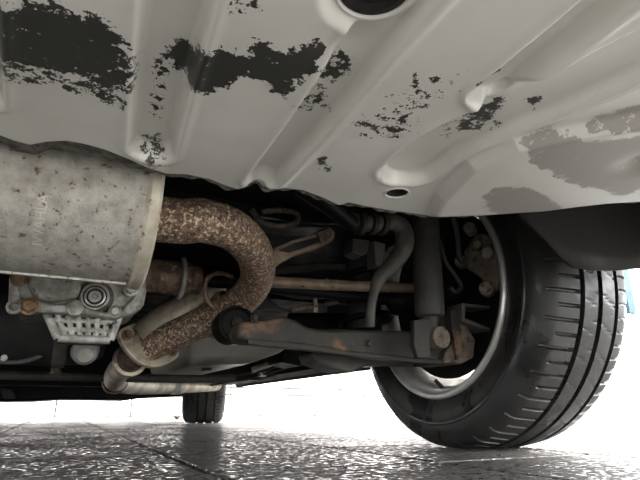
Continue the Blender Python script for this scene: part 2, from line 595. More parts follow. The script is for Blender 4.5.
# seam flange along the panel's forward edge
mbs = MB()
k0 = 24
prof = [(0, 0), (.004, -.002), (.008, .002), (.009, .010), (.006, .034), (0, .036)]
ids = list(range(0, nx, 2))
pv = []
for i in ids:
    w = .0012 * math.sin(xs[i] * 130) + .001 * math.sin(xs[i] * 310 + 1)
    for dy, dz in prof:
        kf = 1 + 2.2 * float(1 - sstep(.0, .09, xs[i]))  # wider on the left: grey strip draws the dark shading beyond the edge
        pv.append((xs[i], YE[i] + dy * kf - .001, GZ[i, -1] + dz + w - .001))
n = len(prof)
mbs.add(pv, [(a * n + b, a * n + b + 1, (a + 1) * n + b + 1, (a + 1) * n + b) for a in range(len(ids) - 1) for b in range(n - 1)])
mbs.build('seam_flange', 'sealant', panel, smooth=True, angle=60, label='grey sealed seam along the panel edge, widened at left as painted shade')
for ((x, y), r), hz0 in zip(holes, hz_):
    X_, Y_ = pxy(x, y)
    pl = MB().lathe((X_, Y_, hz0 + .0028), (0, 0, -1), [(-.006, 0), (-.006, r), (-.002, r), (.002, r * .94), (.002, r * .8), (-.003, r * .74), (-.003, r * .25), (-.001, r * .2), (-.001, 0)], 40)
    pl.build('drain_plug', 'rubber', panel, smooth=True, angle=40, label='black rubber plug in the floor panel')
    MB().lathe((X_, Y_, hz0), (0, 0, -1), [(-.001, r + .0018), (.0006, r + .0014), (.0011, r + .0004), (.0006, r - .0006), (-.006, r - .0008), (-.007, r + .002)], 48).build('hole_rim', 'shell_paint', panel, smooth=True, angle=70)

# ---------------------------------------------------------------- muffler
MY, MZ, MR = .62, .307, .095
MX1 = .0575
muf = MB().lathe((-.52, MY, MZ), (1, 0, 0), [(0, 0), (0, MR - .02), (.006, MR - .006), (.02, MR), (.30, MR), (.303, MR + .0006), (MX1 + .52, MR), (MX1 + .52, 0)], 72)
muffler = muf.build('muffler', 'muffler', CAR, smooth=True, angle=35, label='dull aluminised steel muffler drum with brown specks')
MB().lathe((MX1 - .004, MY, MZ), (1, 0, 0), [(0, MR - .001), (.003, MR + .003), (.005, MR + .0045), (.014, MR + .0045), (.017, MR + .002), (.017, MR - .006), (.010, MR - .012), (.014, .045), (.014, 0)], 72).build(
    'end_cap', 'end_cap', muffler, smooth=True, angle=35, label='cream rolled end cap of the muffler')
sa = math.radians(270)   # seam strip along the drum's underside
sm = MB()
sp = []
for a in (-.035, -.03, .03, .035):
    rr = MR + (.0025 if abs(a) < .033 else 0)
    sp.append((MY + rr * math.cos(sa + a), MZ + rr * math.sin(sa + a)))
sm.prism([(-.51, y, z) for y, z in sp], (MX1 + .505, 0, 0))
sm.build('seam', 'muffler', muffler)
# stamped letters running up round the drum
cu = bpy.data.curves.new('stamp', 'FONT')
cu.body = 'IVVAHLA'
cu.size = .0135
cu.extrude = .0009
cu.space_character = 1.02
to = bpy.data.objects.new('stamp', cu)
COL.objects.link(to)
bpy.context.view_layer.update()
tme = bpy.data.meshes.new_from_object(to.evaluated_get(bpy.context.evaluated_depsgraph_get()))
bpy.data.objects.remove(to)
p_start = at(41, 246, Y=.54)
# angle on the drum where the first letter stands
best = min((abs((MZ + MR * math.sin(a) - CAM_H) / (MY + MR * math.cos(a)) - (p_start.z - CAM_H) / p_start.y), a) for a in np.linspace(math.pi, 1.38 * math.pi, 400))[1]
X_st = at(43, 240, Y=MY + MR * math.cos(best)).x
for v in tme.vertices:
    a = best - v.co.x / MR
    rr = MR + .0003 + v.co.z
    v.co = (X_st - v.co.y, MY + rr * math.cos(a), MZ + rr * math.sin(a))
tme.name = 'stamped_letters'
link('stamped_letters', tme, 'stamp', muffler, label='stamped letters running up the muffler drum')

# ---------------------------------------------------------------- exhaust pipe with its flange
pp = [(MX1 + .0, .62, .296), (.105, .62, .297), at(205, 221, Y=.622), at(236, 232, Y=.652), at(255, 255, Y=.72), at(256, 281, Y=.80), at(238, 303, Y=.86), at(200, 323, Y=.92), at(172, 336, Y=.96), at(150, 346, Y=.99)]
pr_ = [.0285, .0285, .0285, .0285, .0285, .028, .0275, .027, .027, .027]
exh = MB().tube(pp, pr_, 28, 8).build('exhaust_pipe', 'rust', CAR, smooth=True, angle=60, label='mottled rusty exhaust pipe with painted cream highlights, curving back from the muffler')
pax = (Vector(pp[-1]) - Vector(pp[-3])).normalized()
ax = (pax * .45 + Vector((-.05, .85, -.25)) * .6).normalized()
fl_c = at(148, 345, Y=1.0)
side = Vector((1, 0, -.12))
side = (side - ax * side.dot(ax)).normalized()
vert = ax.cross(side)


def oval(w, h, n=40, p=1.0):
    out = []
    for k in range(n):
        a = 2 * math.pi * k / n
        x, y = w * math.cos(a), h * math.sin(a)
        y *= (1 - .45 * abs(math.cos(a)) ** 2)
        out.append(side * x + vert * y)
    return out


mb = MB().prism([fl_c - ax * .006 + q for q in oval(.062, .044)], ax * .010)
flange = mb.build('flange', 'tan', exh, bevel=.002, smooth=True, angle=30, label='tan oval two-bolt exhaust flange')
MB().lathe(fl_c - ax * .018, ax, [(0, .0275), (.004, .031), (.012, .034), (.012, .026)], 28).build('weld_collar', 'tan', exh, smooth=True)
for s_ in (-1, 1):
    bolt('flange_bolt', fl_c + side * .046 * s_ - ax * .006, -ax, .0075, .010, 'rust_bolt', exh)
pf = [fl_c + ax * .002, at(137, 353, Y=1.04), at(131, 359, Y=1.08), at(127, 364, Y=1.13)]
MB().tube(pf, .026, 24, 4).build('front_pipe', 'rust2', exh, smooth=True, label='brown pipe stub beyond the flange')
MB().lathe(pf[2], (pf[3] - pf[1]), [(0, .026), (.002, .032), (.010, .033), (.013, .027), (.013, .02)], 28).build('gasket_ring', 'tan', exh, smooth=True)
# heat shield: half shell over the forward, lower run of the pipe
hv, hf = [], []
path = [at(228, 283, Y=.915), at(206, 290, Y=.945), at(180, 303, Y=.97), at(156, 319, Y=.99), at(139, 333, Y=1.0)]
rr_ = [.020, .030, .036, .040, .038]
for i, (p, r) in enumerate(zip(path, rr_)):
    t = (path[min(i + 1, 4)] - path[max(i - 1, 0)]).normalized()
    n_ = (Vector((-.35, -.35, .9)) - t * t.dot(Vector((-.35, -.35, .9)))).normalized()
    b_ = t.cross(n_)
    for k in range(13):
        a = math.radians(-95 + 190 * k / 12)
        hv.append(p + (n_ * math.cos(a) + b_ * math.sin(a)) * r - n_ * r * .55)
for i in range(4):
    for k in range(12):
        hf.append((i * 13 + k, i * 13 + k + 1, (i + 1) * 13 + k + 1, (i + 1) * 13 + k))
hs = mesh_obj('heat_shield', hv, hf, 'tan', exh, smooth=True, label='curved tan heat shield along the exhaust pipe')
so = hs.modifiers.new('solid', 'SOLIDIFY')
so.thickness = .0016
# hanger: strap round the pipe and a bent rod
hc = at(226, 308, Y=.885)
ht = (Vector(pp[7]) - Vector(pp[6])).normalized()
MB().lathe(hc - ht * .008, ht, [(0, .0285), (.001, .0315), (.015, .0315), (.016, .0285)], 28).build('pipe_strap', 'rust2', exh, smooth=True)
MB().tube([at(216, 311, Y=.87), at(207, 300, Y=.86), at(205, 285, Y=.855), at(210, 276, Y=.855), at(221, 273, Y=.86), at(232, 277, Y=.88)], .0042, 10, 6).build('hanger_rod', 'rust2', exh, smooth=True)
# mid-section exhaust running forward
mid = [pf[3], at(118, 372, Y=1.3), at(117, 381, Y=1.6), at(140, 385, Y=1.8), at(180, 386, Y=2.1), at(216, 385, Y=2.5)]
m2 = MB().tube(mid, [.025, .026, .030, .030, .028, .028], 20, 6).build('exhaust_mid_pipe', 'cream', CAR, smooth=True, label='cream coloured pipe running forward under the car')
q0 = mid[2]
MB().lathe(q0 - Vector((.012, .012, 0)), (.6, .8, 0), [(0, .030), (.002, .036), (.02, .036), (.022, .030)], 24).build('clamp', 'rust2', m2, smooth=True)
bk = at(176, 389, Y=2.0)
MB().box((bk.x - .02, bk.y - .01, bk.z - .02), (bk.x + .02, bk.y + .01, bk.z + .02)).build('bracket', 'palegrey', m2, bevel=.004)

# ---------------------------------------------------------------- differential
DY = .80
db = MB().slab([(14, 255), (142, 255), (147, 284), (143, 306), (128, 311), (96, 310), (58, 307), (30, 305), (12, 304), (10, 272)], DY, .17)
diff = db.build('differential', 'alloy', CAR, bevel=.008, seg=3, smooth=True, label='grimy cast aluminium differential housing')
cov = MB().slab([(30, 268), (76, 268), (82, 284), (78, 298), (52, 302), (34, 298), (27, 284)], DY - .012, .03)
cov.build('cover_boss', 'alloy', diff, bevel=.007, seg=3, smooth=True)
rib_px = [(9, 276), (15, 274), (22, 298), (52, 304), (70, 303), (82, 306), (104, 312), (122, 310), (132, 298), (144, 282), (147, 290), (144, 306), (134, 313), (114, 319), (96, 316), (60, 313), (36, 312), (12, 311), (8, 302)]
MB().slab(rib_px, DY - .010, .034).build('casting_flange', 'alloy', diff, bevel=.003, seg=2, smooth=True)
dpc = at(95, 296.5, Y=DY - .008)
MB().lathe(dpc + Vector((0, .02, 0)), (0, -1, 0), [(0, 0), (0, .022), (.018, .020), (.020, .0185), (.020, .0165), (.0165, .0160), (.0165, .0145), (.021, .0140), (.0215, .0120), (.0185, .0112), (.0185, .0088),
           (.021, .0082), (.021, .0045), (.018, .004), (.018, .0025), (.022, .002), (.022, 0)], 40).build('drain_plug', 'alloy_ring', diff, smooth=True, angle=25, label='round drain plug with concentric rings')
MB().lathe(dpc, (0, -1, 0), [(-.004, .0163), (-.0028, .0163), (-.0028, .0143), (-.004, .0143)], 36, closed=True).build('plug_groove_shade', 'rubber', diff, smooth=True)  # black ring colours in the shade of the outer groove
MB().lathe(dpc, (0, -1, 0), [(-.003, .0113), (-.0010, .0113), (-.0010, .0086), (-.003, .0086)], 36, closed=True).build('plug_groove_shade', 'rubber', diff, smooth=True)  # black ring colours in the shade of the inner groove
MB().lathe(dpc + Vector((0, .012, 0)), (0, -1, 0), [(0, 0), (0, .0285), (.002, .0285), (.006, .024), (.006, 0)], 36).build('plug_shoulder', 'castbrown', diff, smooth=True)
for (x, y, r, mt) in ((29, 306.5, .0088, 'rust_bolt'), (115, 312, .0070, 'alloy'), (131, 289, .0085, 'alloy'), (19, 279, .0080, 'rust_bolt')):
    bolt('bolt', at(x, y, Y=DY - .010), (0, -1, 0), r, .010, mt, diff)
c_ = at(14, 307, Y=DY - .012)
MB().lathe(c_ + Vector((0, .01, 0)), (0, -1, 0), [(0, .0025), (0, .0095), (.012, .0095), (.013, .008), (.013, .0058), (.004, .005), (.004, 0)], 24).build('bolt_boss', 'alloy', diff, smooth=True)
c_ = at(75, 308, Y=DY - .012)
MB().lathe(c_ + Vector((0, .01, 0)), (0, -1, 0), [(0, 0), (0, .012), (.012, .011), (.013, .009), (.013, 0)], 20).build('bolt_boss', 'alloy', diff, smooth=True)
# finned guard below: frame, bars
gp = lambda x, y, dy=0: at(x, y, Y=DY + .012 + dy)
gtl, gtr, gbr, gbl = (46, 311), (120, 314), (110, 340), (58, 338)
mb = MB()
for a, b, w in ((gtl, gbl, .006), (gbl, gbr, .0062), (gbr, gtr, .006)):
    mb.tube([gp(*a), gp(*b)], w, 10, 1)
guard = mb.build('finned_guard', 'alloy', diff, smooth=True, label='cast grille of square openings below the differential')
for k in range(1, 7):
    u = k / 7
    a = (gtl[0] + (gtr[0] - gtl[0]) * u, gtl[1] + (gtr[1] - gtl[1]) * u)
    b = (gbl[0] + (gbr[0] - gbl[0]) * u, gbl[1] + (gbr[1] - gbl[1]) * u)
    MB().tube([gp(*a), gp(*b)], .0042, 8, 1).build('fin', 'alloy', diff, smooth=True)
for k in (1, 2):
    u = k / 3
    a = (gtl[0] + (gbl[0] - gtl[0]) * u, gtl[1] + (gbl[1] - gtl[1]) * u)
    b = (gtr[0] + (gbr[0] - gtr[0]) * u, gtr[1] + (gbr[1] - gtr[1]) * u)
    MB().tube([gp(*a), gp(*b)], .0040, 8, 1).build('fin', 'alloy', diff, smooth=True)
MB().prism([gp(46, 311, .012), gp(120, 314, .012), gp(110, 339, .012), gp(58, 337, .012)], (0, .10, 0)).build('lower_case', 'castbrown', diff, bevel=.004)
# propeller shaft flange below and ahead of it
ps = at(86, 357, Y=1.02)
MB().lathe(ps + Vector((-.003, -.03, -.0)), (.0, 1, .30), [(0, 0), (.0, .012), (.006, .018), (.02, .021), (.05, .025), (.09, .027), (.10, .02), (.40, .02), (.40, 0)], 28).build(
    'propeller_shaft', 'palegrey', CAR, smooth=True, angle=35, label='pale grey propeller shaft end under the differential')

# ---------------------------------------------------------------- drive shaft
ds = at(150, 275, Y=.905)
dsh = MB().lathe((.05, .905, ds.z), (1, 0, 0), [(0, 0), (0, .030), (.13, .030), (.135, .026), (.15, .026), (.15, 0)], 32).build(
    'drive_shaft', 'rust2', CAR, smooth=True, angle=35, label='brown drive shaft joint beside the differential')
MB().lathe((.19, .905, ds.z), (1, 0, 0), [(0, 0), (0, .022), (.015, .011), (.41, .011), (.43, .03), (.47, .035), (.50, .02)], 28).build('half_shaft', 'black', dsh, smooth=True, angle=35, label='black half shaft')
rx = at(184, 275, Y=.88).x
MB().lathe((rx - .004, .905, ds.z), (1, 0, 0), [(0, .028), (0, .036), (.002, .0375), (.006, .0375), (.008, .036), (.008, .028)], 36).build('seal_ring', 'palegrey', dsh, smooth=True, angle=35)

# ---------------------------------------------------------------- lower lateral arm with bushing
AY = .79
arm = MB().slab([(238, 322), (262, 320), (284, 316), (296, 320), (308, 327), (326, 330), (350, 329), (392, 330), (424, 331), (446, 330), (456, 338), (456, 356), (446, 362), (420, 361), (380, 357), (340, 352), (310, 347), (280, 344), (250, 342), (236, 338)], AY, .055)
arm = arm.build('lateral_arm', 'beam', CAR, bevel=.006, seg=3, smooth=True, label='dark steel lateral suspension arm with rust patches')
bc = at(236, 324, Y=.835)
bsh = MB().lathe(bc + Vector((0, -.008, 0)), (0, 1, 0), [(0, 0), (0, .010), (.004, .011), (.006, .024), (.0, .027), (.002, .031), (.05, .031), (.05, 0)], 32).build('bushing', 'black', arm, smooth=True, angle=35, label='round black rubber bushing')
bolt('bushing_bolt', bc + Vector((0, -.009, 0)), (0, -1, 0), .0075, .008, 'darkgrey', arm)
for x, y in ((254, 318), (368, 344)):
    bolt('bolt', at(x, y, Y=AY), (0, -1, 0), .005, .007, 'darkgrey', arm)
MB().slab([(248, 339), (310, 345), (345, 351), (420, 359), (454, 361), (454, 364), (420, 363), (345, 355), (310, 350), (248, 344)], AY - .012, .02).build('lower_flange', 'darkgrey', arm, bevel=.001)
# under plate
upl = MB().slab([(312, 352), (360, 358), (440, 360), (436, 365), (400, 364), (366, 366), (352, 373), (336, 369), (316, 362)], .88, .07)
upl.build('stone_guard', 'stab', CAR, bevel=.004, smooth=True, label='grey brown guard plate under the lateral arm')

# ---------------------------------------------------------------- shock absorber
SY = .765
st, sb = at(424, 200, Y=SY), at(430, 318, Y=SY)
sv = (sb - st).normalized()
L = (sb - st).length
shk = MB().lathe(st - sv * .12, sv, [(0, 0), (0, .0265), (.118, .0265), (.122, .0275), (.12 + L * .96, .0275), (.12 + L * .985, .0255), (.12 + L, .016), (.12 + L + .02, .012), (.12 + L + .02, 0)], 32).build(
    'shock_absorber', 'shock', CAR, smooth=True, angle=35, label='dusty dark grey shock absorber tube')
ec = at(437, 338, Y=SY - .01)
MB().lathe(ec + Vector((0, -.014, 0)), (0, 1, 0), [(0, 0), (0, .0185), (.003, .0205), (.04, .0205), (.043, .018), (.043, 0)], 28).build('lower_eye', 'castbrown', shk, smooth=True, angle=35, label='brown lower mounting eye')
MB().slab([(414, 320), (430, 318), (434, 326), (430, 338), (431, 358), (418, 358), (414, 345)], SY - .035, .012).build('mounting_bracket', 'darkgrey', shk, bevel=.002)

# ---------------------------------------------------------------- knuckle and brake
KY = .77
kn = MB().slab([(447, 313), (456, 308), (464, 313), (470, 330), (476, 340), (474, 358), (462, 364), (444, 363), (446, 352), (452, 344), (454, 332)], KY, .10)
kn = kn.build('knuckle', 'castbrown', CAR, bevel=.004, smooth=True, label='brown cast wheel knuckle inside the rim')
ub = [(462, 303), (490, 306), (489, 309), (466, 306.5), (465, 318), (490, 328), (490, 331.5), (462, 321)]
MB().slab(ub, KY - .02, .045).build('channel_bracket', 'stab', kn, bevel=.0008, label='folded steel bracket')
MB().slab([(450, 312), (455, 310), (462, 330), (462, 356), (457, 360), (455, 345)], KY - .008, .02).build('web', 'beam', kn, bevel=.001)
MB().lathe((.62, .886, .318), (1, 0, 0), [(.05, 0), (.05, .05), (.08, .055), (.09, .06), (.115, .065), (.118, .183), (.122, .183), (.122, .06), (.17, .06), (.17, 0)], 64).build('hub_carrier_light_stop', 'black', kn, smooth=True, angle=35)  # its wide black plate is added to block light through the spokes
cal_px = [(463, 251), (470, 240), (476, 232), (486, 232), (494, 242), (498, 258), (501, 276), (496, 290), (488, 292), (484, 282), (476, 274), (466, 268), (462, 260)]
calv = [at(x, y, X=.715) for x, y in cal_px]
cal = MB().prism(calv, (.075, .05, 0)).build('brake_caliper', 'caliper', CAR, bevel=.008, seg=3, smooth=True, label='brown dusty brake caliper inside the wheel')
for x, y, r in ((461, 262, .012), (487, 289, .014), (470, 229, .012), (488, 254, .012), (478, 246, .008)):
    c = at(x, y, X=.706)
    cyl(c - Vector((.010, .008, 0)), (.75, .6, 0), r, .03, 20, .2).build('slide_pin', 'caliper', cal, smooth=True, angle=35)
MB().tube([at(452, 215, Y=.70), at(457, 235, Y=.71), at(459, 256, Y=.715), at(463, 262, Y=.72)], .0055, 10, 6).build('brake_hose', 'rubber', cal, smooth=True)
MB().tube([at(440, 240, Y=.74), at(446, 262, Y=.74), at(455, 275, Y=.74), at(461, 286, Y=.74), at(456, 292, Y=.74), at(450, 287, Y=.74)], .0045, 10, 6).build('hand_brake_cable', 'rubber', cal, smooth=True)

# ---------------------------------------------------------------- coil spring ahead of the shock absorber
cx_, cy_ = .600, 1.005
sp_ = [(cx_ + .052 * math.cos(k * .42), cy_ + .052 * math.sin(k * .42), .235 + .0034 * k) for k in range(62)]
spr = MB().tube(sp_, .0070, 10, 2).build('coil_spring', 'black', CAR, smooth=True, label='black coil spring in front of the axle')
cyl((cx_, cy_, .24), (0, 0, 1), .040, .20, 24).build('bump_stop', 'rubber', spr, smooth=True, angle=35)
MB().lathe((cx_, cy_, .225), (0, 0, 1), [(0, 0), (0, .066), (.004, .070), (.010, .066), (.012, .0)], 32).build('spring_seat', 'black', spr, smooth=True, angle=35)

# ---------------------------------------------------------------- wheels
WXI, WYC, WR, WW = .692, .886, .318, .230
TA0, TA1 = .030, .200
groove = [(.082, .0050, .008), (.126, .0055, .008), (.172, .0050, .008)]


def tyre_mesh():
    prof = [(.030, .200), (.020, .208), (.014, .213), (.008, .222), (.003, .235), (.0, .252), (-.001, .262), (-.0025, .2645), (-.0025, .268), (-.0005, .2705), (.001, .280), (.006, .292), (.013, .301), (.021, .3075)]
    a_ = TA0
    tr = set()
    for g, hw, dp in groove:
        tr |= {g - hw - .0006, g - hw, g + hw, g + hw + .0006}
    tr |= set(np.linspace(TA0, TA1, 25).tolist())
    tr = sorted(tr)
    tr2 = [tr[0]]
    for t in tr[1:]:
        if t - tr2[-1] > .0004:
            tr2.append(t)
    for a in tr2:
        c = (a - .115) / .085
        r = WR - .0065 * c * c
        for g, hw, dp in groove:
            if g - hw - 1e-6 <= a <= g + hw + 1e-6:
                r -= dp
        prof.append((a, r))
    assert prof[13][0] < TA0
    prof += [(WW - a, r) for a, r in reversed(prof[:14])]
    npitch, per = 80, 10
    seg = npitch * per
    V = np.zeros((len(prof), seg, 3))
    A = np.arange(seg) * 2 * math.pi / seg
    for i, (a, r) in enumerate(prof):
        rr = np.full(seg, r)
        k = np.arange(seg)
        ph = k % per
        ingroove = any(abs(a - g) <= hw + .0002 for g, hw, dp in groove)
        if not ingroove and r > .29:
            if TA0 - .012 <= a < .075:                       # inner shoulder: wide sipes, alternate long and short
                lim = .022 if (k.max() and True) else 0
                m = ((ph == 0) | (ph == 1)) & ((a > .034) | ((k // per) % 2 == 0))
                rr = np.where(m, rr - .006, rr)
            elif .089 < a < .119:
                m = (ph == int(4 + (a - .089) / .004) % per) & ((k // per) % 2 == 0)
                rr = np.where(m, rr - .0018, rr)
            elif .134 < a < .165:
                m = (ph == int(1 + (a - .134) / .004) % per) & ((k // per) % 2 == 0)
                rr = np.where(m, rr - .0018, rr)
            elif a > .180 and a < WW - .02:
                rr = np.where((ph == 5) | (ph == 6), rr - .005, rr)
        # lettering-free side bands
        V[i, :, 0] = a
        V[i, :, 1] = rr * np.cos(A)
        V[i, :, 2] = rr * np.sin(A)
    # weight of the car flattens the contact patch
    V[:, :, 2] = np.maximum(V[:, :, 2], -(WR - .005))
    idx = np.arange(len(prof) * seg).reshape(len(prof), seg)
    nx_ = np.roll(idx, -1, 1)
    f = np.stack([idx[:-1], nx_[:-1], nx_[1:], idx[1:]], -1).reshape(-1, 4)
    me = bpy.data.meshes.new('tire')
    me.from_pydata(V.reshape(-1, 3).tolist(), [], f.tolist())
    bm = bmesh.new()
    bm.from_mesh(me)
    bmesh.ops.recalc_face_normals(bm, faces=bm.faces)
    bm.to_mesh(me)
    bm.free()
    return me


def build_wheel(name, label):
    rim = MB().lathe((0, 0, 0), (1, 0, 0), [(.014, .2185), (.008, .2205), (.003, .219), (.001, .2155), (.0015, .211), (.004, .2075), (.012, .204), (.026, .2025), (.034, .197), (.06, .193), (.075, .182), (.125, .180), (.150, .188), (.19, .199), (.205, .212), (.210, .216),
                                            (.214, .214), (.208, .206), (.195, .196), (.155, .184), (.125, .176), (.078, .178), (.062, .189), (.036, .194), (.03, .202), (.016, .206)], 96, closed=True)
    r = rim.build(name, 'rim', CAR, smooth=True, angle=50, label=label)
    link('tire', tyre_mesh(), 'tyre', r, smooth=True, angle=28, label='wet black tire with ribbed tread')
    hub = MB().lathe((0, 0, 0), (1, 0, 0), [(.130, 0), (.130, .075), (.150, .085), (.175, .078), (.18, .0)], 48)
    hub.build('wheel_hub', 'rim', r, smooth=True, angle=35)
    for k in range(7):
        a = 2 * math.pi * k / 7 + .2
        ca, sa_ = math.cos(a), math.sin(a)
        t = (-sa_, ca)
        vv = []
        for rr, w, x0, x1 in ((.07, .026, .135, .172), (.13, .022, .15, .182), (.186, .030, .16, .190)):
            for x in (x0, x1):
                for s_ in (-1, 1):
                    vv.append((x, rr * ca + s_ * w * t[0], rr * sa_ + s_ * w * t[1]))
        ff = []
        for i in range(2):
            b = i * 4
            ff += [(b, b + 1, b + 5, b + 4), (b + 2, b + 6, b + 7, b + 3), (b, b + 4, b + 6, b + 2), (b + 1, b + 3, b + 7, b + 5)]
        ff += [(0, 2, 3, 1), (8, 9, 11, 10)]
        mesh_obj('spoke', vv, ff, 'rim', r, bevel=.004, smooth=True)
    MB().lathe((0, 0, 0), (1, 0, 0), [(.085, .05), (.085, .135), (.097, .135), (.097, .05)], 64, closed=True).build('brake_disc', 'rimdark', r, smooth=True, angle=35)
    cyl((.022, .0, -.196), (-.6, 0, .5), .004, .022, 12).build('valve_stem', 'rubber', r, smooth=True)
    return r


FY = 3.16
wh = build_wheel('wheel', 'silver rim and worn wet tire of the rear wheel')
for i, (x, y, lab, flip) in enumerate(((WXI, WYC, None, False), (WXI - .034, FY, 'front wheel far ahead under the car', False), (-WXI, WYC, 'rear wheel on the other side of the car', True), (-WXI + .034, FY, 'front wheel on the other side of the car', True))):
    if i == 0:
        o = wh
    else:
        o = wh.copy()
        COL.objects.link(o)
        o['label'] = lab
        for ch in list(wh.children):
            c = ch.copy()
            COL.objects.link(c)
            c.parent = o
    o.location = Vector((x, y, WR - .005)) - CAR.location
    steer = -math.radians(14) if y == FY else 0
    o.rotation_euler = (0, 0, (math.pi if flip else 0) + steer)

# ---------------------------------------------------------------- stabiliser bar, clamp and bracket
SB = .74
stab = MB().tube([at(300, 188, Y=SB), at(328, 206, Y=SB - .005), at(350, 220, Y=SB - .015), at(372, 224, Y=SB - .02), at(392, 222, Y=SB - .02), at(403, 230, Y=SB - .02), at(404, 246, Y=SB - .02), at(394, 263, Y=SB - .01), at(380, 277, Y=SB), at(374, 292, Y=SB), at(371, 308, Y=SB), at(370, 326, Y=SB + .01)],
                 [.015, .015, .015, .015, .016, .0168, .0168, .0155, .012, .0085, .008, .008], 20, 6)
stab = stab.build('stabilizer_bar', 'stab', CAR, smooth=True, label='grey bent stabiliser bar beside the shock absorber')
for x, r in ((360, .022), (372, .020), (382, .0215)):
    c = at(x, 224, Y=SB - .02)
    MB().lathe(c - Vector((.006, 0, 0)), (1, 0, .02), [(0, .012), (0, r - .003), (.002, r), (.010, r), (.012, r - .003), (.012, .012)], 28).build('bushing', 'darkgrey', stab, smooth=True, angle=35)
MB().slab([(353, 238), (370, 240), (368, 252), (362, 256), (352, 252)], SB - .03, .03).build('clamp_bracket', 'darkgrey', stab, bevel=.002)
MB().slab([(374, 240), (386, 244), (384, 266), (376, 266)], SB - .005, .03).build('clamp_bracket', 'shock', stab, bevel=.002)
MB().tube([at(300, 186, Y=.66), at(322, 200, Y=.66), at(340, 214, Y=.67), at(352, 224, Y=.68)], .014, 18, 6).build('filler_hose', 'black', CAR, smooth=True, label='glossy black hose above the stabiliser bar')

# ---------------------------------------------------------------- rear crossmember and welded bracket
cm = MB().slab([(120, 168), (220, 192), (335, 212), (345, 226), (300, 226), (220, 214), (120, 196)], .84, .07)
cm = cm.build('crossmember', 'teal', CAR, bevel=.008, seg=3, smooth=True, label='dark teal black crossmember above the exhaust')
MB().slab([(120, 150), (360, 190), (420, 200), (420, 212), (345, 218), (120, 182)], .90, .05).build('upper_rail', 'black', cm, bevel=.006)
br = MB().slab([(262, 262), (276, 247), (292, 240), (312, 234), (330, 226), (336, 232), (334, 240), (318, 248), (298, 254), (282, 262), (268, 274)], .80, .022)
br = br.build('welded_bracket', 'brown', CAR, bevel=.003, smooth=True, label='brown pressed bracket arm behind the exhaust bend')
MB().slab([(280, 250), (296, 243), (314, 238), (324, 235), (322, 241), (306, 247), (290, 252)], .794, .008).build('bracket_rib', 'darkgrey', br, bevel=.001)
MB().slab([(318, 232), (330, 227), (333, 238), (322, 243)], .790, .012).build('bracket_pad', 'rust2', br, bevel=.002)
lp = MB().tube([at(252, 210, Y=.83), at(262, 222, Y=.82), at(280, 226, Y=.82), at(296, 222, Y=.82), at(296, 213, Y=.82), at(278, 210, Y=.82), at(262, 212, Y=.82)], .0055, 10, 5)
lp.build('exhaust_hanger_loop', 'castbrown', CAR, smooth=True, label='brown wire loop hanger above the exhaust bend')

# ---------------------------------------------------------------- rods, cables
ph = MB().tube([at(262, 281, Y=.875), at(320, 284.5, Y=.875), at(378, 287, Y=.875), at(420, 288, Y=.875)], .0108, 18, 4)
ph = ph.build('track_rod', 'brown', CAR, smooth=True, label='dusty brown rod running across behind the suspension')
MB().tube([at(262, 272, Y=1.02), at(300, 268, Y=1.02), at(330, 266, Y=1.02), at(365, 270, Y=1.02)], .0095, 14, 5).build('brake_pipe', 'shock', CAR, smooth=True, label='grey pipe above the brown rod')
MB().tube([at(276, 292, Y=.97), at(300, 297, Y=.97), at(325, 297, Y=.97), at(352, 294, Y=.97)], .0045, 10, 5).build('brake_line', 'shock', CAR, smooth=True, label='thin grey brake line')
cb = MB().tube([at(262, 292, Y=.94), at(276, 306, Y=.94), at(290, 311, Y=.94), at(310, 309, Y=.94), at(336, 304, Y=.94), at(356, 304, Y=.94), at(372, 296, Y=.94)], .0026, 8, 6)
cb = cb.build('sensor_cable', 'rubber', CAR, smooth=True, label='thin black sensor cable with connectors')
MB().tube([at(291, 310, Y=.935), at(318, 306, Y=.935)], .0055, 10, 1).build('connector', 'castbrown', cb, smooth=True)
MB().tube([at(326, 304, Y=.935), at(338, 302, Y=.935)], .0050, 10, 1).build('connector', 'shock', cb, smooth=True)
MB().slab([(314, 296), (317, 296), (318, 312), (314, 312)], .93, .006).build('cable_clip', 'brown', cb)
MB().tube([at(290, 322, Y=1.1), at(330, 322, Y=1.1), at(390, 318, Y=1.1), at(440, 310, Y=1.1)], .022, 16, 4).build('axle_tube', 'black', CAR, smooth=True, label='black tube behind the lateral arm')

# ---------------------------------------------------------------- drum-shaped canister with strap
cc = at(14, 322, Y=1.08)
can = MB().lathe((-.46, 1.08, cc.z), (1, 0, 0), [(0, 0), (0, .06), (.02, .075), (.44, .075), (.50, .070), (.525, .055), (.53, .02), (.53, 0)], 40)
can = can.build('canister', 'rubber', CAR, smooth=True, angle=40, label='black rounded canister beside the differential')
MB().lathe((-.02, 1.08, cc.z), (1, 0, 0), [(0, .074), (0, .079), (.022, .078), (.022, .072)], 40).build('strap', 'stab', can, smooth=True, angle=35)
MB().tube([at(0, 362, Y=1.04), at(20, 362, Y=1.04), at(40, 356, Y=1.04), at(52, 345, Y=1.05)], .004, 10, 5).build('strap_rod', 'shock', can, smooth=True)
bolt('bolt', at(4, 358, Y=1.03), (0, -1, 0), .004, .006, 'palegrey', can)
MB().slab([(52, 362), (60, 362), (62, 374), (50, 374)], 1.25, .03).build('mount', 'castbrown', can, bevel=.003)

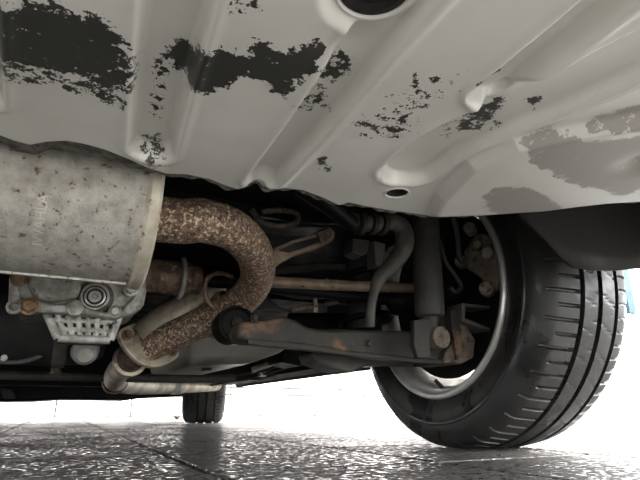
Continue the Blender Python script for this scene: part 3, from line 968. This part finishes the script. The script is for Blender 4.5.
# ---------------------------------------------------------------- fuel tank, floor, sill, front end
a = at(190, 366, Y=1.30)
tk = MB()
tp = [at(186, 366, Y=1.30), at(252, 363, Y=1.30), at(286, 351, Y=1.30), at(300, 330, Y=1.30), at(180, 330, Y=1.30)]
tk.prism(tp, (0, .55, .0))
tk = tk.build('fuel_tank', 'tank', CAR, bevel=.02, seg=4, smooth=True, label='grey brown fuel tank ahead of the rear axle')
MB().prism([p + Vector((0, .12, -.002)) for p in (at(216, 366.5, Y=1.30), at(224, 366.2, Y=1.30), at(224, 340, Y=1.30), at(216, 340, Y=1.30))], (0, .0, .0) if False else (0, .03, 0)).build('tank_strap', 'darkgrey', tk)
uf = MB()
uf.box((-.64, .52, .43), (.64, 3.75, .46))
uf.box((-.88, 1.30, .36), (.88, 2.72, .40))
uf = uf.build('underfloor', 'black', CAR, label='black coated floor above the suspension')
MB().box((-.30, 1.30, .30), (-.16, 3.2, .44)).build('floor_rail', 'black', uf, bevel=.01)
MB().box((.46, 1.95, .25), (.60, 3.2, .40)).build('floor_rail', 'black', uf, bevel=.01)
MB().box((-.64, 2.55, .17), (.64, 2.60, .44)).build('firewall', 'black', uf)
MB().box((.56, 2.35, .195), (.82, 2.74, .44)).build('footwell', 'black', uf, bevel=.01)
# transverse tie bar
tb = MB().tube([at(-60, 372, Y=1.45), at(0, 375, Y=1.45), at(100, 377.5, Y=1.45), at(200, 379, Y=1.45), at(235, 378, Y=1.45)], .0105, 14, 4)
tb.build('tie_bar', 'stab', CAR, smooth=True, label='long dark grey tie bar across the underbody')
# front subframe
fs = MB().slab([(-120, 366), (-40, 368), (40, 370), (120, 372), (180, 376), (184, 396), (150, 397), (130, 400), (60, 399), (30, 401), (-120, 402)], 3.0, .5)
fs = fs.build('front_subframe', 'black', CAR, bevel=.01, smooth=True, label='black front subframe and splash shield')
MB().slab([(0, 388), (12, 390), (16, 398), (4, 399)], 2.96, .05).build('mount', 'darkgrey', fs)
for k, (off, mt) in enumerate(((0, 'shock'), (4, 'stab'))):
    ln = MB().tube([at(196 + off, 388 - off * .4, Y=2.55), at(232, 381 - off, Y=2.1), at(268, 373 - off, Y=1.8), at(292, 364 - off, Y=1.6), at(300, 352 - off, Y=1.45)], .0048, 8, 6)
    ln = ln.build('fuel_line', mt, CAR, smooth=True, label='thin grey line along the inside of the sill')
    for x, y, Y_ in ((218, 383.5, 2.28), (262, 374, 1.84)):
        c = at(x, y - off, Y=Y_)
        MB().box((c.x - .012, c.y - .012, c.z - .010), (c.x + .012, c.y + .012, c.z + .010)).build('line_clip', 'palegrey' if k == 0 else 'black', ln, bevel=.002)
# inner body along the right side: links near the far sill
lk = MB().tube([at(252, 370, Y=1.75), at(275, 362, Y=1.7), at(296, 352, Y=1.6)], .010, 12, 4)
lk.build('trailing_link', 'palegrey', CAR, smooth=True, label='light grey trailing link ahead of the wheel')
MB().slab([(285, 345), (318, 348), (318, 362), (300, 366), (282, 362)], 1.35, .12).build('link_mount', 'black', CAR, bevel=.006, label='black block mount ahead of the lateral arm')
MB().slab([(250, 372), (262, 370), (275, 368), (276, 376), (262, 380), (250, 380)], 2.0, .12).build('link_mount', 'black', CAR, bevel=.006, label='black bracket beside the sill')
sills = {}
for s_ in (1, -1):
    sill = MB()
    pts = [(.80, .200), (.83, .186), (.835, .176), (.842, .176), (.846, .188), (.885, .215), (.90, .26), (.90, .40), (.80, .40)]
    pv = [(s_ * x, 1.36, z + .012) for x, z in pts]
    sill.prism(pv, (0, 1.36, -.004))
    sill.build('sill', 'darkgrey', CAR, bevel=.001, label='dark sill with pinch weld along the side of the car')
    # wheel arch liners
    for yc in (WYC, FY):
        lv, lf = [], []
        for k in range(25):
            a = math.radians(-24 + 206 * k / 24)
            for x, rr in ((.64, .385), (.93, .385)):
                lv.append((s_ * x, yc + rr * math.cos(a), WR + .02 + rr * math.sin(a)))
        for k in range(24):
            lf.append((2 * k, 2 * k + 1, 2 * k + 3, 2 * k + 2))
        lo = mesh_obj('arch_liner', lv, lf, 'plastic', CAR, smooth=True, label='black wheel arch liner')
        sd_ = lo.modifiers.new('solid', 'SOLIDIFY')
        sd_.thickness = .004
# liner flap hanging behind the rear wheel
fy = .468
fl = MB()
low = [(519, 214), (532, 226), (548, 242), (562, 258), (575, 267), (596, 270), (618, 270), (640, 268), (700, 262)]
fv, ff = [], []
nrow = 7
for i, (x, y) in enumerate(low):
    p = at(x, y, Y=fy + .01)
    for k in range(nrow):
        u = k / (nrow - 1)
        bulge = .012 * math.sin(u * 2.6)
        fv.append((p.x + .01 * u, p.y - .015 * u + bulge * .6, p.z + (.43 - p.z) * u))
for i in range(len(low) - 1):
    for k in range(nrow - 1):
        ff.append((i * nrow + k, i * nrow + k + 1, (i + 1) * nrow + k + 1, (i + 1) * nrow + k))
flap = mesh_obj('splash_guard', fv, ff, 'plastic', CAR, smooth=True, label='black plastic splash guard hanging behind the rear wheel')
sd_ = flap.modifiers.new('solid', 'SOLIDIFY')
sd_.thickness = .005
sd_.offset = 1

# ---------------------------------------------------------------- outer body (closes the car above the underbody)
def side_outline():
    pts = [(.02, .30), (.02, .85), (.05, .92)]
    pts += [(3.95, .90), (4.02, .7), (4.02, .26), (3.9, .22)]
    for yc in (FY, WYC):
        for k in range(19):
            a = math.radians(0 + 180 * k / 18)
            pts.append((yc + .375 * math.cos(a), .30 + .385 * math.sin(a)))
        pts += [] if yc == WYC else [(FY - .375, .20), (WYC + .375, .20)]
    pts += [(WYC - .375, .30)]
    return pts


body = None
for s_ in (1, -1):
    b = MB().prism([(s_ * .935, y, z) for y, z in side_outline()], (-s_ * .03, 0, 0))
    b = b.build('body_side', 'paint', CAR, label='silver body side')
rearb = MB().box((-.93, -.06, .285), (.93, .085, .92)).build('rear_bumper', 'paint', CAR, bevel=.03, seg=3, label='silver rear bumper and tailgate')
MB().box((-.93, 3.9, .16), (.93, 4.05, .9)).build('front_bumper', 'paint', CAR, bevel=.03, seg=3, label='silver front bumper')
cab = MB()
sec = [(.0, .90), (.06, 1.25), (.20, 1.55), (2.3, 1.55), (3.0, .98), (4.0, .90)]
cab.prism([(-.88, y, z) for y, z in sec], (1.76, 0, 0))
cab = cab.build('cabin', 'paint', CAR, bevel=.03, seg=3, label='silver cabin and bonnet')
for s_ in (1, -1):
    for y0, y1 in ((.25, .95), (1.02, 1.75), (1.82, 2.6)):
        t1 = 1.48 if y1 < 2.3 else 1.30
        MB().prism([(s_ * .876, y0, 1.0), (s_ * .876, y1, 1.0), (s_ * .876, y1 - .05, t1), (s_ * .876, y0 + .03, 1.48)], (s_ * .01, 0, 0)).build('window', 'glass', cab)

# ================================================================== invented blue board, fallen leaf
CAR_ = CAR
p = at(626, 268, Y=3.0)
q = at(626, 313, Y=3.0)
sg_ = bpy.data.objects.new('stand_in_board', None)  # board and post are made up, standing in for an unexplained blue mark
COL.objects.link(sg_)
sg_.location = (p.x, 3.0, 0)
tag(sg_, 'invented blue board on a white post, standing in for a blue mark beyond the rear tire', 'stand-in')
hz = (p.z + .25)
bd = MB().box((-.10, -.02, q.z), (.0, .02, hz)).build('board', 'blue', sg_, bevel=.004)
MB().tube([(-.25, 0, 0), (-.25, 0, hz)], .018, 14, 1).build('post', 'whitepole', sg_, smooth=True)
MB().box((-.26, .02, q.z + .1), (.1, .035, q.z + .14)).build('crossbar', 'whitepole', sg_)
MB().box((-.35, -.1, 0), (-.15, .1, .02)).build('base_plate', 'whitepole', sg_, bevel=.004)
lf_ = at(177, 418, Y=4.2)
lv, lfc = [], []
for i in range(9):
    u = i / 8
    w = .030 * math.sin(math.pi * u) ** .7 + .001
    for s_ in (-1, 0, 1):
        lv.append((u * .09 - .045, s_ * w, .004 + .030 * abs(s_) + .03 * (u - .5) ** 2 * 4))
for i in range(8):
    for k in range(2):
        lfc.append((i * 3 + k, i * 3 + k + 1, (i + 1) * 3 + k + 1, (i + 1) * 3 + k))
leaf = mesh_obj('fallen_leaf', lv, lfc, 'leaf')
leaf.location = (lf_.x, 4.2, 0)
leaf.rotation_euler = (0, 0, .5)
leaf.scale = (.6, .6, .5)
sd_ = leaf.modifiers.new('solid', 'SOLIDIFY')
sd_.thickness = .0015
tag(leaf, 'small dry curled leaf lying on the wet paving', 'leaf')
